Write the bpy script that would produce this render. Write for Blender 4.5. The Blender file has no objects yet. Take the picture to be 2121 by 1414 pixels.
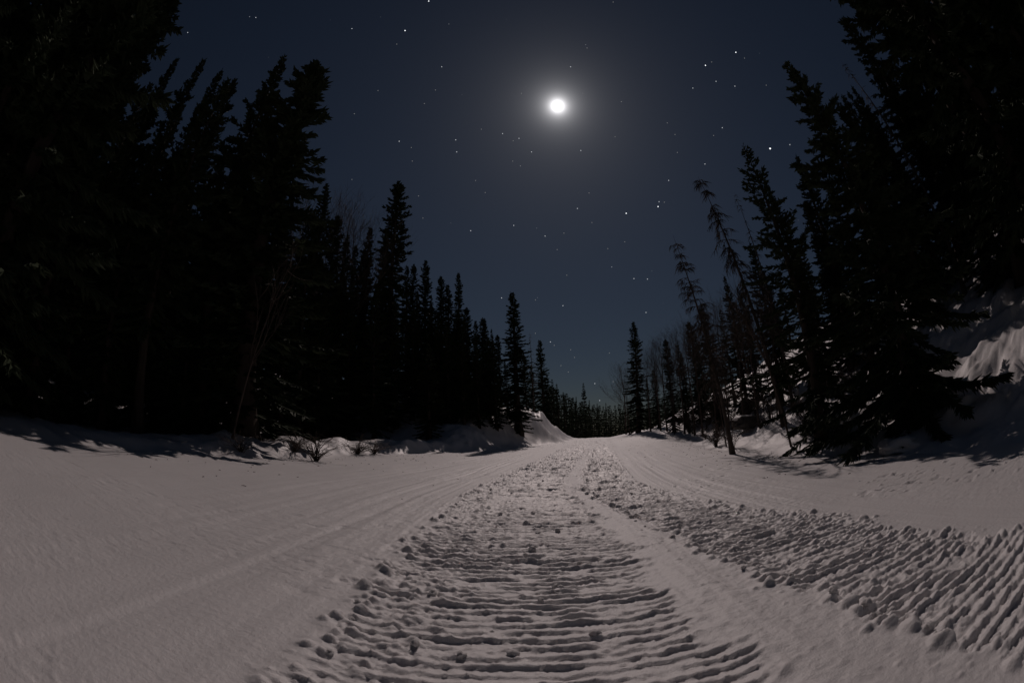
import bpy, math, random
import numpy as np
from mathutils import Vector, Quaternion, Matrix

# ------------------------------------------------------------------ camera
CAM_H = 0.60
PITCH = math.radians(12.5)
sc = bpy.context.scene
cam_data = bpy.data.cameras.new('camera')
cam_data.type = 'PANO'
host = cam_data if hasattr(cam_data, 'panorama_type') else cam_data.cycles
host.panorama_type = 'FISHEYE_EQUISOLID'
host.fisheye_lens = 15.0
host.fisheye_fov = math.radians(200)
cam_data.sensor_width = 36.0
cam_data.sensor_height = 24.0
cam_data.clip_start = 0.02
cam_data.clip_end = 20000
cam = bpy.data.objects.new('camera', cam_data)
sc.collection.objects.link(cam)
cam.location = (0, 0, CAM_H)
cam.rotation_euler = (math.pi / 2 + PITCH, 0, 0)
sc.camera = cam

# ------------------------------------------------------------------ moonlit sky
MOON_AZ, MOON_EL = math.radians(8.25), math.radians(44.33)
MOON = Vector((math.sin(MOON_AZ) * math.cos(MOON_EL), math.cos(MOON_AZ) * math.cos(MOON_EL), math.sin(MOON_EL)))
LIGHT_EL = math.radians(42.3)          # a little under the disc, so the disc's own shadow lands far behind
world = bpy.data.worlds.new('World')
sc.world = world
world.use_nodes = True
nt = world.node_tree
nt.nodes.clear()
N, Lk = nt.nodes.new, nt.links.new
sky = N('ShaderNodeTexSky')
sky.sky_type = 'NISHITA'
sky.sun_disc = False
sky.sun_elevation = LIGHT_EL
sky.sun_rotation = MOON_AZ
sky.air_density = 1.0
sky.dust_density = 0.25
sky.ozone_density = 3.0
hsv = N('ShaderNodeHueSaturation')
hsv.inputs['Saturation'].default_value = 0.93
hsv.inputs['Value'].default_value = 1.0
Lk(sky.outputs[0], hsv.inputs['Color'])
SKY_STRENGTH = 0.0051
skymul = N('ShaderNodeVectorMath'); skymul.operation = 'SCALE'
skymul.inputs['Scale'].default_value = SKY_STRENGTH
wb = N('ShaderNodeVectorMath'); wb.operation = 'MULTIPLY'
wb.inputs[1].default_value = (0.98, 1.0, 1.07)      # white balance of the night exposure
Lk(hsv.outputs[0], wb.inputs[0])
Lk(wb.outputs[0], skymul.inputs[0])
tc = N('ShaderNodeTexCoord')
nrm = N('ShaderNodeVectorMath'); nrm.operation = 'NORMALIZE'
Lk(tc.outputs['Generated'], nrm.inputs[0])
dot = N('ShaderNodeVectorMath'); dot.operation = 'DOT_PRODUCT'
Lk(nrm.outputs[0], dot.inputs[0]); dot.inputs[1].default_value = MOON
inv = N('ShaderNodeMath'); inv.operation = 'SUBTRACT'
inv.inputs[0].default_value = 1.00004
Lk(dot.outputs['Value'], inv.inputs[1])
aup = N('ShaderNodeMath'); aup.operation = 'POWER'; aup.inputs[1].default_value = 1.0
Lk(inv.outputs[0], aup.inputs[0])
aur = N('ShaderNodeMath'); aur.operation = 'DIVIDE'
aur.inputs[0].default_value = 1.5e-4
Lk(aup.outputs[0], aur.inputs[1])
aurc = N('ShaderNodeVectorMath'); aurc.operation = 'SCALE'
aurc.inputs[0].default_value = (1.0, 0.98, 1.0)
Lk(aur.outputs[0], aurc.inputs['Scale'])
add1 = N('ShaderNodeVectorMath'); add1.operation = 'ADD'
Lk(skymul.outputs[0], add1.inputs[0]); Lk(aurc.outputs[0], add1.inputs[1])
# faint stars everywhere on the sky sphere
vor = N('ShaderNodeTexVoronoi'); vor.feature = 'F1'
vor.inputs['Scale'].default_value = 30.0
Lk(nrm.outputs[0], vor.inputs['Vector'])
sep = N('ShaderNodeSeparateColor'); Lk(vor.outputs['Color'], sep.inputs[0])
rad = N('ShaderNodeMapRange'); rad.inputs['From Min'].default_value = 0.042; rad.inputs['From Max'].default_value = 0.012
Lk(vor.outputs['Distance'], rad.inputs['Value'])
pw = N('ShaderNodeMath'); pw.operation = 'POWER'; pw.inputs[1].default_value = 4.0
Lk(sep.outputs[0], pw.inputs[0])
st = N('ShaderNodeMath'); st.operation = 'MULTIPLY'
Lk(rad.outputs[0], st.inputs[0]); Lk(pw.outputs[0], st.inputs[1])
stc = N('ShaderNodeVectorMath'); stc.operation = 'SCALE'
stc.inputs[0].default_value = (0.30, 0.315, 0.34)
Lk(st.outputs[0], stc.inputs['Scale'])
add2 = N('ShaderNodeVectorMath'); add2.operation = 'ADD'
Lk(add1.outputs[0], add2.inputs[0]); Lk(stc.outputs[0], add2.inputs[1])
bg = N('ShaderNodeBackground'); bg.inputs['Strength'].default_value = 1.0
Lk(add2.outputs[0], bg.inputs['Color'])
wo = N('ShaderNodeOutputWorld'); Lk(bg.outputs[0], wo.inputs['Surface'])

# ------------------------------------------------------------------ moonlight
sun_data = bpy.data.lights.new('moonlight', 'SUN')
sun_data.energy = 0.92
sun_data.angle = math.radians(0.6)
sun_data.color = (1.0, 0.84, 0.80)
sun = bpy.data.objects.new('moonlight', sun_data)
sc.collection.objects.link(sun)
sdir = Vector((math.sin(MOON_AZ) * math.cos(LIGHT_EL), math.cos(MOON_AZ) * math.cos(LIGHT_EL), math.sin(LIGHT_EL)))
sun.rotation_euler = (-sdir).to_track_quat('-Z', 'Y').to_euler()
sun.location = (0, 0, 30)

sc.view_settings.view_transform = 'Standard'
sc.view_settings.look = 'None'
sc.view_settings.exposure = 0.0
sc.view_settings.gamma = 1.0
sc.cycles.use_denoising = True
sc.cycles.max_bounces = 5
sc.cycles.diffuse_bounces = 3

# ------------------------------------------------------------------ helpers
C = sc.collection
rnd = random.Random(7)
F_PX = 1767.0


def pix_dir(x, y):
    """direction of a pixel of the photograph (2121 x 1414, equisolid fisheye)"""
    dx, dy = x - 1060.5, 707 - y
    r = math.hypot(dx, dy)
    t = 2 * math.asin(r / F_PX)
    s = math.sin(t) / max(r, 1e-9)
    a, b, f = dx * s, dy * s, math.cos(t)
    return Vector((a, f * math.cos(PITCH) - b * math.sin(PITCH), f * math.sin(PITCH) + b * math.cos(PITCH)))


def azel(x, y):
    v = pix_dir(x, y)
    return math.atan2(v.x, v.y), math.asin(v.z)


def pix_ground(x, y):
    v = pix_dir(x, y)
    k = 5.0
    for _ in range(60):
        p = Vector((0, 0, CAM_H)) + v * k
        err = p.z - float(height(np.array([p.x]), np.array([p.y]))[0])
        k += err / max(0.02, -v.z + 0.05) * 0.5
        k = max(0.3, min(k, 90))
    p = Vector((0, 0, CAM_H)) + v * k
    return p.x, p.y


def _hash(ix, iy, seed):
    n = (ix.astype(np.int64) * 374761393 + iy.astype(np.int64) * 668265263 + seed * 974634777) & 0xFFFFFFFF
    n = ((n ^ (n >> 13)) * 1274126177) & 0xFFFFFFFF
    n = ((n ^ (n >> 16)) * 2246822519) & 0xFFFFFFFF
    return ((n ^ (n >> 15)) & 0xFFFFFF) / float(0xFFFFFF)


def vn(x, y, seed=0):
    ix, iy = np.floor(x), np.floor(y)
    fx, fy = x - ix, y - iy
    fx, fy = fx * fx * fx * (fx * (fx * 6 - 15) + 10), fy * fy * fy * (fy * (fy * 6 - 15) + 10)
    a, b = _hash(ix, iy, seed), _hash(ix + 1, iy, seed)
    c, d = _hash(ix, iy + 1, seed), _hash(ix + 1, iy + 1, seed)
    return (a + (b - a) * fx) * (1 - fy) + (c + (d - c) * fx) * fy


def fbm(x, y, seed=0, octv=4, gain=0.5):
    t, a, n = 0.0, 1.0, 0.0
    for k in range(octv):
        t = t + a * (vn(x, y, seed + k * 17) - 0.5)
        n += a
        a *= gain
        x = x * 2.03 + 11.3
        y = y * 2.03 - 7.7
    return t / n * 2.0


def sst(a, b, x):
    t = np.clip((x - a) / (b - a), 0, 1)
    return t * t * (3 - 2 * t)


def build(name, verts, faces, mat, parent=None, smooth=False, link=True, mats=None, midx=None):
    """verts (n,3), faces (m,k) with one k, or a list of such arrays -> one mesh object"""
    me = bpy.data.meshes.new(name)
    verts = np.ascontiguousarray(verts, dtype=np.float32)
    if not isinstance(faces, list):
        faces = [faces]
    faces = [np.asarray(f, dtype=np.int32) for f in faces if len(f)]
    me.vertices.add(len(verts))
    me.vertices.foreach_set('co', verts.ravel())
    loops = np.concatenate([f.ravel() for f in faces])
    sizes = np.concatenate([np.full(len(f), f.shape[1], np.int32) for f in faces])
    starts = np.concatenate([[0], np.cumsum(sizes)[:-1]]).astype(np.int32)
    me.loops.add(len(loops))
    me.loops.foreach_set('vertex_index', loops)
    me.polygons.add(len(sizes))
    me.polygons.foreach_set('loop_start', starts)
    me.polygons.foreach_set('loop_total', sizes)
    if smooth:
        me.polygons.foreach_set('use_smooth', np.ones(len(sizes), dtype=bool))
    me.materials.append(mat)
    me.update(calc_edges=True)
    me.validate()
    o = bpy.data.objects.new(name, me)
    if link:
        C.objects.link(o)
    o.parent = parent
    return o


def tag(o, label, cat, group=None, kind=None):
    o['label'] = label
    o['category'] = cat
    if group:
        o['group'] = group
    if kind:
        o['kind'] = kind
    return o


# ------------------------------------------------------------------ materials
def new_mat(name):
    m = bpy.data.materials.new(name)
    m.use_nodes = True
    t = m.node_tree
    return m, t, t.nodes['Principled BSDF'], t.nodes.new, t.links.new


def snow_material():
    m, t, b, n, l = new_mat('snow')
    co = n('ShaderNodeTexCoord')
    big = n('ShaderNodeTexNoise'); big.inputs['Scale'].default_value = 0.9; big.inputs['Detail'].default_value = 5
    l(co.outputs['Object'], big.inputs['Vector'])
    ramp = n('ShaderNodeMix'); ramp.data_type = 'RGBA'
    ramp.inputs['A'].default_value = (0.70, 0.68, 0.675, 1)
    ramp.inputs['B'].default_value = (0.84, 0.82, 0.815, 1)
    l(big.outputs['Fac'], ramp.inputs['Factor'])
    l(ramp.outputs['Result'], b.inputs['Base Color'])
    b.inputs['Roughness'].default_value = 0.5
    b.inputs['Specular IOR Level'].default_value = 0.6
    b.inputs['Subsurface Weight'].default_value = 0.55
    b.inputs['Subsurface Radius'].default_value = (1.0, 0.95, 0.92)
    b.inputs['Subsurface Scale'].default_value = 0.014
    f1 = n('ShaderNodeTexNoise'); f1.inputs['Scale'].default_value = 38; f1.inputs['Detail'].default_value = 6; f1.inputs['Roughness'].default_value = 0.62
    l(co.outputs['Object'], f1.inputs['Vector'])
    b1 = n('ShaderNodeBump'); b1.inputs['Strength'].default_value = 0.55; b1.inputs['Distance'].default_value = 0.012
    l(f1.outputs['Fac'], b1.inputs['Height'])
    f2 = n('ShaderNodeTexNoise'); f2.inputs['Scale'].default_value = 260; f2.inputs['Detail'].default_value = 3
    l(co.outputs['Object'], f2.inputs['Vector'])
    b2 = n('ShaderNodeBump'); b2.inputs['Strength'].default_value = 0.5; b2.inputs['Distance'].default_value = 0.0022
    l(f2.outputs['Fac'], b2.inputs['Height']); l(b1.outputs['Normal'], b2.inputs['Normal'])
    l(b2.outputs['Normal'], b.inputs['Normal'])
    return m


def simple_mat(name, c1, c2, scale, rough=0.85, bump=0.0, dist=0.01, stretch=None):
    m, t, b, n, l = new_mat(name)
    co = n('ShaderNodeTexCoord')
    mp = n('ShaderNodeMapping')
    if stretch:
        mp.inputs['Scale'].default_value = stretch
    l(co.outputs['Object'], mp.inputs['Vector'])
    tx = n('ShaderNodeTexNoise'); tx.inputs['Scale'].default_value = scale; tx.inputs['Detail'].default_value = 5
    l(mp.outputs[0], tx.inputs['Vector'])
    mx = n('ShaderNodeMix'); mx.data_type = 'RGBA'
    mx.inputs['A'].default_value = (*c1, 1); mx.inputs['B'].default_value = (*c2, 1)
    mr = n('ShaderNodeMapRange'); mr.inputs['From Min'].default_value = 0.32; mr.inputs['From Max'].default_value = 0.68
    l(tx.outputs['Fac'], mr.inputs['Value']); l(mr.outputs[0], mx.inputs['Factor'])
    l(mx.outputs['Result'], b.inputs['Base Color'])
    b.inputs['Roughness'].default_value = rough
    b.inputs['Specular IOR Level'].default_value = 0.2
    if bump:
        bp = n('ShaderNodeBump'); bp.inputs['Strength'].default_value = bump; bp.inputs['Distance'].default_value = dist
        l(tx.outputs['Fac'], bp.inputs['Height']); l(bp.outputs[0], b.inputs['Normal'])
    return m


def emit_mat(name, col, s):
    m = bpy.data.materials.new(name); m.use_nodes = True
    t = m.node_tree; t.nodes.clear()
    e = t.nodes.new('ShaderNodeEmission'); e.inputs['Color'].default_value = (*col, 1); e.inputs['Strength'].default_value = s
    o = t.nodes.new('ShaderNodeOutputMaterial'); t.links.new(e.outputs[0], o.inputs['Surface'])
    return m


M_SNOW = snow_material()
M_NEEDLE = simple_mat('spruce_needles', (0.022, 0.034, 0.018), (0.05, 0.066, 0.034), 3.0, 0.75)
M_BARK = simple_mat('spruce_bark', (0.035, 0.027, 0.022), (0.08, 0.062, 0.05), 9.0, 0.9, 0.7, 0.02, (1, 1, 0.25))
M_DEAD = simple_mat('dead_wood', (0.05, 0.04, 0.033), (0.10, 0.08, 0.07), 8.0, 0.9, 0.5, 0.01, (1, 1, 0.2))
M_TWIG = simple_mat('bare_twigs', (0.055, 0.042, 0.036), (0.11, 0.085, 0.072), 5.0, 0.85)
M_ROCK = simple_mat('rock', (0.05, 0.045, 0.042), (0.13, 0.12, 0.11), 4.0, 0.9, 0.8, 0.05)
M_MOON = emit_mat('moon_glare', (1.0, 0.98, 0.95), 4.0)
M_STAR_A = emit_mat('starlight_bright', (0.93, 0.96, 1.0), 1.5)
M_STAR_B = emit_mat('starlight', (0.9, 0.94, 1.0), 0.55)
M_STAR_C = emit_mat('starlight_faint', (0.95, 0.95, 0.95), 0.20)

# ------------------------------------------------------------------ snow terrain
SL = 0.212


def centre(y):
    q = y - 4.2
    return SL * (np.sqrt(q * q + 1.44) + q) / 2


def left_edge(y):
    return -5.35 + 0.9 * sst(2.0, 6.0, y) + 1.9 * sst(10.5, 16.0, y) + 1.65 * sst(16.5, 22, y)


def right_edge(y):
    return 4.35 - 0.35 * sst(3, 6.5, y) + 1.0 * sst(9, 25, y)


def height(x, y):
    """snow surface without the small relief"""
    u = x - centre(y)
    z = 0.27 * sst(9, 30, y) - 0.035 * np.maximum(y - 29, 0) ** 1.05 * sst(29, 36, y)
    n1 = fbm(x * 0.55, y * 0.55, 3, 3)
    n2 = fbm(x * 1.7, y * 1.7, 9, 3)
    # left: low berm, then a forest floor that climbs slowly; taller cut bank further on
    d = left_edge(y) + 0.35 * n1 + 0.1 * n2 - u
    hb = 0.10 + 0.20 * sst(4.5, 6.5, y) + 1.15 * sst(13, 19, y) + 0.25 * sst(17, 21, y) - 0.9 * sst(25, 34, y)
    wide = 0.9 + 1.7 * sst(12, 19, y)
    up = sst(0.0, 1.0, d / wide)
    back = 1 - 0.7 * sst(1.2, 2.8, d) * (1 - sst(12, 17, y))
    z = z + hb * up * back * (1 + (0.55 - 0.4 * sst(11, 16, y)) * n2)
    z = z + 0.115 * np.maximum(d - 3.0, 0) * sst(3, 7, d) * np.minimum(1, 34 / np.maximum(d, 34))
    z = z + (0.16 * n1 + 0.12 * n2) * sst(0.6, 3.5, d) * (1 - 0.7 * sst(11, 16, y))
    # the right shoulder lifts gently towards the crest
    z = z + 0.17 * np.clip(u - 1.5, 0, 6) * sst(13, 24, y) * sst(60, 34, y)
    # right: steep lumpy hillside
    e = u - right_edge(y) - 0.35 * n1 - 0.12 * n2
    run = np.maximum(e, 0)
    rise = 0.50 * (np.sqrt(run * run + 0.16) - 0.4) * (run > 0)
    rise = np.where(run > 10, 5.0 + 0.30 * (run - 10), rise)
    rise = np.minimum(rise, 13 + 0.05 * run)
    z = z + rise * (1 - 0.35 * sst(16, 40, y))
    z = z + (0.26 * n1 + 0.20 * n2 + 0.13 * fbm(x * 3.1, y * 3.1, 14, 3)) * sst(0.2, 1.6, e)
    return z


RIB = 0.051


def bumps(x, y, cell, seed, prob, rmin, rmax):
    """rounded crumbs scattered on a jittered grid"""
    ix, iy = np.floor(x / cell), np.floor(y / cell)
    out = np.zeros_like(x)
    for di in (-1, 0, 1):
        for dj in (-1, 0, 1):
            cx, cy = ix + di, iy + dj
            ex = _hash(cx, cy, seed) < prob
            r = rmin + (rmax - rmin) * _hash(cx, cy, seed + 1) ** 2
            dx = x - (cx + 0.2 + 0.6 * _hash(cx, cy, seed + 2)) * cell
            dy = (y - (cy + 0.2 + 0.6 * _hash(cx, cy, seed + 3)) * cell) * (0.8 + 0.7 * _hash(cx, cy, seed + 4))
            q = 1 - (dx * dx + dy * dy) / (r * r)
            out = np.maximum(out, np.where(ex & (q > 0), np.sqrt(np.maximum(q, 0)) * r, 0))
    return out


def relief(x, y):
    """packed-snow relief on the road: cleat ribs, crumbled edges, grooming streaks"""
    c = centre(y)
    u = x - c
    road = sst(-0.2, 0.6, u - left_edge(y)) * sst(-0.2, 0.6, right_edge(y) - u)
    z = np.zeros_like(x)
    # grooming and ski streaks that run with the road
    z += road * (0.007 * fbm(u * 4.0, y * 0.16, 21, 3) + 0.004 * fbm(u * 17, y * 0.30, 22, 2)) * (1 - 0.6 * sst(5, 14, y))
    groove = np.abs(fbm(u * 2.1 + 0.5 * fbm(x * 0.2, y * 0.2, 27, 2), y * 0.08, 26, 2))
    z -= road * 0.006 * (1 - sst(0.0, 0.07, groove)) * (1 - sst(-0.9, -0.6, u) * sst(2.1, 1.8, u))
    z += 0.010 * fbm(x * 1.3, y * 1.3, 23, 3) * road
    near = 1 - sst(16, 30, y)
    patch = sst(0.0, 0.35, fbm(x * 0.9 + 3, y * 0.9, 32, 2)) * (0.3 + 0.7 * sst(-0.75, -0.55, u))
    cr = bumps(x, y, 0.07, 33, 0.35, 0.006, 0.020)
    z += road * near * cr * 0.8 * patch
    pit = np.maximum(fbm(x * 10, y * 10, 31, 3) - 0.30, 0)
    z -= road * pit * 0.05 * near * patch
    rag1 = 0.10 * fbm(u * 1.5 + 5, y * 8.0, 41, 3)
    rag2 = 0.12 * fbm(u * 1.5 - 5, y * 7.0, 42, 3)
    e1 = 0.53 - 0.20 * sst(2.4, 5.5, y)                      # inner edge of the wide track
    e2 = 0.94 - 0.34 * sst(0.9, 4.6, y)                      # edges of the outer track
    e3 = 1.80 - 0.62 * sst(1.5, 4.6, y)
    t1 = sst(-0.55, -0.50, u + rag1) * sst(0.03, -0.03, u + rag1 - e1)
    t2 = sst(-0.03, 0.03, u + rag2 - e2) * sst(0.04, -0.05, u + rag2 - e3)
    for msk, seed, amp, rough in ((t1, 50, 0.0165, 0.9), (t2, 70, 0.022, 1.0)):
        ph = y / RIB + 0.30 * fbm(y * 2.2, u * 0.4, seed + 30, 2) + 0.25 * fbm(u * 1.6, y * 1.3, seed, 2) + 0.16 * fbm(u * 9, y * 9, seed + 1, 2)
        seg = np.floor(u * 7.0 + _hash(np.floor(ph), np.floor(ph) * 0 + 1, seed + 9) * 30)
        ph = ph + 0.12 * (_hash(seg, np.floor(ph), seed + 8) - 0.5)
        k = np.floor(ph)
        f = ph - k
        rib = sst(0.02, 0.17, f) * (1 - 0.30 * sst(0.25, 0.50, f)) * (1 - sst(0.54, 0.76, f))
        hgt = vn(u * 10 + _hash(k, k * 0 + 3, seed + 2) * 40, k * 1.37, seed + 3)
        hgt2 = vn(u * 2.4 + _hash(k, k * 0 + 5, seed + 4) * 40, k * 1.11, seed + 4)
        keep = (0.25 + 0.75 * sst(0.17, 0.25, hgt)) * (0.72 + 0.22 * sst(0.45, 0.5, hgt) + 0.25 * sst(0.68, 0.72, hgt)) * (0.72 + 0.4 * hgt2)
        keep = keep * (0.72 + 0.4 * _hash(k, k * 0 + 8, seed + 12))
        side = 0.16 + 0.85 * sst(0.05, -0.40, u) if seed == 50 else 0.75 + 0.3 * sst(1.3, 0.95, u) + 0.2 * sst(1.55, 1.75, u)
        rub = sst(0.0, 0.5, fbm(u * 2.6, y * 2.0, seed + 7, 2) + 0.35 * side - 0.14)
        lumps = np.abs(fbm(u * 16, y * 16, seed + 5, 4, 0.6))
        cl = np.maximum(bumps(u, y, 0.045, seed + 10, 0.55, 0.006, 0.020), bumps(u, y, 0.10, seed + 16, 0.3, 0.010, 0.032))
        cs = bumps(u, y, 0.03, seed + 22, 0.5, 0.004, 0.011)
        z += msk * (-0.016 + amp * rib * keep * (1 - 0.35 * rub) + rough * (0.019 * lumps * (0.5 + side) + 0.8 * cl * rub * side + 0.8 * cs))
    # crumbled wall thrown up on the outer edges
    for e0, seed, amp, w in ((-0.53, 191, 0.9, 0.05), (e1, 192, 0.45, 0.04), (e2, 193, 0.9, 0.06), (e3, 194, 0.75, 0.07)):
        prof = np.exp(-((u + (rag1 if seed < 193 else rag2) - e0) / w) ** 2)
        cl = np.maximum(bumps(u, y, 0.06, seed, 0.75, 0.008, 0.032), bumps(u, y, 0.10, seed + 6, 0.45, 0.015, 0.042))
        z += prof * amp * (cl + 0.008)
    # further off the two tracks run together into one rough, sunken strip
    far = sst(3.6, 7.5, y) * sst(-0.56, -0.48, u + rag1) * sst(0.06, -0.06, u + rag2 - e3)
    gapm = 1 - 0.8 * sst(-0.02, 0.06, u - e1) * sst(0.05, -0.05, u - e2) * sst(13, 8, y)
    z += far * (-0.03 + gapm * (0.066 * np.abs(fbm(u * 5.5, y * 4.5, 280, 3)) + 0.03 * np.maximum(fbm(u * 3.0, y * 2.2, 281, 3), 0) * sst(5, 14, y)))
    z += sst(2.8, 4.5, y) * (t1 + t2) * 0.045 * np.maximum(fbm(u * 3.2, y * 8.5, 295, 3), -0.1)
    z += far * gapm * sst(5, 8, y) * 0.55 * bumps(u, y, 0.17, 290, 0.6, 0.025, 0.07)
    # scraped ridge between the two tracks
    z += 0.016 * sst(-0.02, 0.10, u - e1) * sst(0.06, -0.08, u - e2)
    z += 0.5 * bumps(x, y, 0.05, 260, 0.4, 0.004, 0.013) * sst(0.0, 0.1, u - e1) * sst(0.05, -0.05, u - e2)
    z += 0.004 * fbm(x * 26, y * 26, 99, 3) * sst(0.0, 0.3, fbm(x * 1.1, y * 1.1, 98, 2) + 0.2) * road
    return z * sst(60, 25, y) * sst(-3.0, -0.8, y)


def axis(fine0, fine1, step, grow, far0, far1, cap=9.0, lim=13.0):
    a = list(np.arange(fine0, fine1 + 1e-6, step))
    s, v = step, fine1
    while v < far1:
        s = min(s * (grow if v < lim else 1.07), cap); v += s; a.append(v)
    s, v, b = step, fine0, []
    while v > far0:
        s = min(s * (grow if v > -lim else 1.07), cap); v -= s; b.append(v)
    return np.array(b[::-1] + a)


gx = axis(-0.68, 1.95, 0.0088, 1.023, -420, 420)
ya = [0.0]
while ya[-1] < 900:
    v = ya[-1]
    ya.append(v + (0.0058 if v < 1.4 else 0.0041 * v if v < 10 else min(0.043 + (v - 10) * 0.02, 12)))
yb, s = [], 0.0085
v = 0.0
while v > -300:
    s = min(s * 1.09, 12); v -= s; yb.append(v)
gy = np.array(yb[::-1] + ya)
GX, GY = np.meshgrid(gx, gy)
X, Y = GX.ravel(), GY.ravel()
Z = height(X, Y)
box = (X > -7) & (X < 14) & (Y > -3.2) & (Y < 60)
Z[box] += relief(X[box], Y[box])
wild = (~box) | (X - centre(Y) < left_edge(Y)) | (X - centre(Y) > right_edge(Y))
Z[wild] += 0.04 * fbm(X[wild] * 2.6, Y[wild] * 2.6, 120, 2)
nx, ny = len(gx), len(gy)
ids = np.arange(nx * ny).reshape(ny, nx)
quads = np.stack([ids[:-1, :-1], ids[:-1, 1:], ids[1:, 1:], ids[1:, :-1]], -1).reshape(-1, 4)
V = np.stack([X, Y, Z], -1)
mx_, my_ = V[quads, 0].mean(1), V[quads, 1].mean(1)
um = mx_ - centre(my_)
is_road = (um > left_edge(my_)) & (um < right_edge(my_)) & (my_ > -60) & (my_ < 140)


def sub(name, mask, kind):
    q = quads[mask]
    used = np.unique(q)
    remap = np.zeros(len(V), np.int32)
    remap[used] = np.arange(len(used))
    o = build(name, V[used], remap[q], M_SNOW, smooth=True)
    o['kind'] = kind
    return o


road = sub('road', is_road, 'structure')
road['label'] = 'packed snow road with ribbed vehicle tracks, running over a crest between the trees'
terrain = sub('terrain', ~is_road, 'structure')
terrain['label'] = 'snowy banks, forest floor and hillside beside the packed snow road'


def hz(x, y):
    return float(height(np.array([float(x)]), np.array([float(y)]))[0])


# ------------------------------------------------------------------ trees: mesh builders
def tube(pts, rads, sides=5):
    pts = np.asarray(pts, float)
    n = len(pts)
    d = np.gradient(pts, axis=0)
    d /= np.linalg.norm(d, axis=1)[:, None] + 1e-9
    ref = np.where(np.abs(d[:, 2:3]) > 0.9, np.array([[1.0, 0, 0]]), np.array([[0, 0, 1.0]]))
    a = np.cross(d, ref); a /= np.linalg.norm(a, axis=1)[:, None] + 1e-9
    b = np.cross(d, a)
    th = np.arange(sides) * 2 * np.pi / sides
    ring = a[:, None, :] * np.cos(th)[None, :, None] + b[:, None, :] * np.sin(th)[None, :, None]
    v = (pts[:, None, :] + ring * np.asarray(rads)[:, None, None]).reshape(-1, 3)
    i = np.arange(n - 1)[:, None] * sides
    k = np.arange(sides)[None, :]
    k2 = (k + 1) % sides
    f = np.stack([i + k, i + k2, i + sides + k2, i + sides + k], -1).reshape(-1, 4)
    return v, f


class Geo:
    def __init__(self):
        self.v, self.q, self.t, self.n = [], [], [], 0

    def add(self, v, q=None, t=None):
        self.v.append(v)
        if q is not None and len(q):
            self.q.append(q + self.n)
        if t is not None and len(t):
            self.t.append(t + self.n)
        self.n += len(v)

    def tube(self, pts, rads, sides=4):
        v, f = tube(pts, rads, sides)
        self.add(v, f)

    def arrays(self):
        fs = []
        if self.q:
            fs.append(np.concatenate(self.q))
        if self.t:
            fs.append(np.concatenate(self.t))
        return np.concatenate(self.v), fs


def diamonds(geo, p, d, ln, wd, rng):
    """needle sprays: crossed pairs of slim kites starting at p along d"""
    n = len(p)
    d = d / (np.linalg.norm(d, axis=1)[:, None] + 1e-9)
    r = rng.normal(size=(n, 3))
    a = np.cross(d, r); a /= np.linalg.norm(a, axis=1)[:, None] + 1e-9
    b = np.cross(d, a)
    tip = p + d * ln[:, None]
    mid = p + d * (ln * 0.45)[:, None]
    mid[:, 2] -= ln * 0.05
    for s in (a, b):
        v = np.stack([p, mid + s * wd[:, None], tip, mid - s * wd[:, None]], 1).reshape(-1, 3)
        geo.add(v, np.arange(n * 4).reshape(n, 4))


def trunk_mesh(H, r0, rng, top=1.0, sides=8, flare=1.5, wob=0.02):
    zs = np.concatenate([[-0.35], np.linspace(0.0, 0.12, 3) * H, np.linspace(0.2, top, 9) * H])
    rr = r0 * np.clip(1 - np.maximum(zs, 0) / H, 0.02, 1) ** 0.9
    rr[:2] *= flare; rr[2] *= 1 + (flare - 1) * 0.25
    ph = rng.uniform(0, 6)
    px = wob * H * 0.3 * np.sin(zs / H * 4 + ph) * np.clip(zs / H, 0, 1)
    py = wob * H * 0.3 * np.cos(zs / H * 3.1 + ph) * np.clip(zs / H, 0, 1)
    return tube(np.stack([px, py, zs], -1), rr, sides), (zs, px, py)


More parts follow.
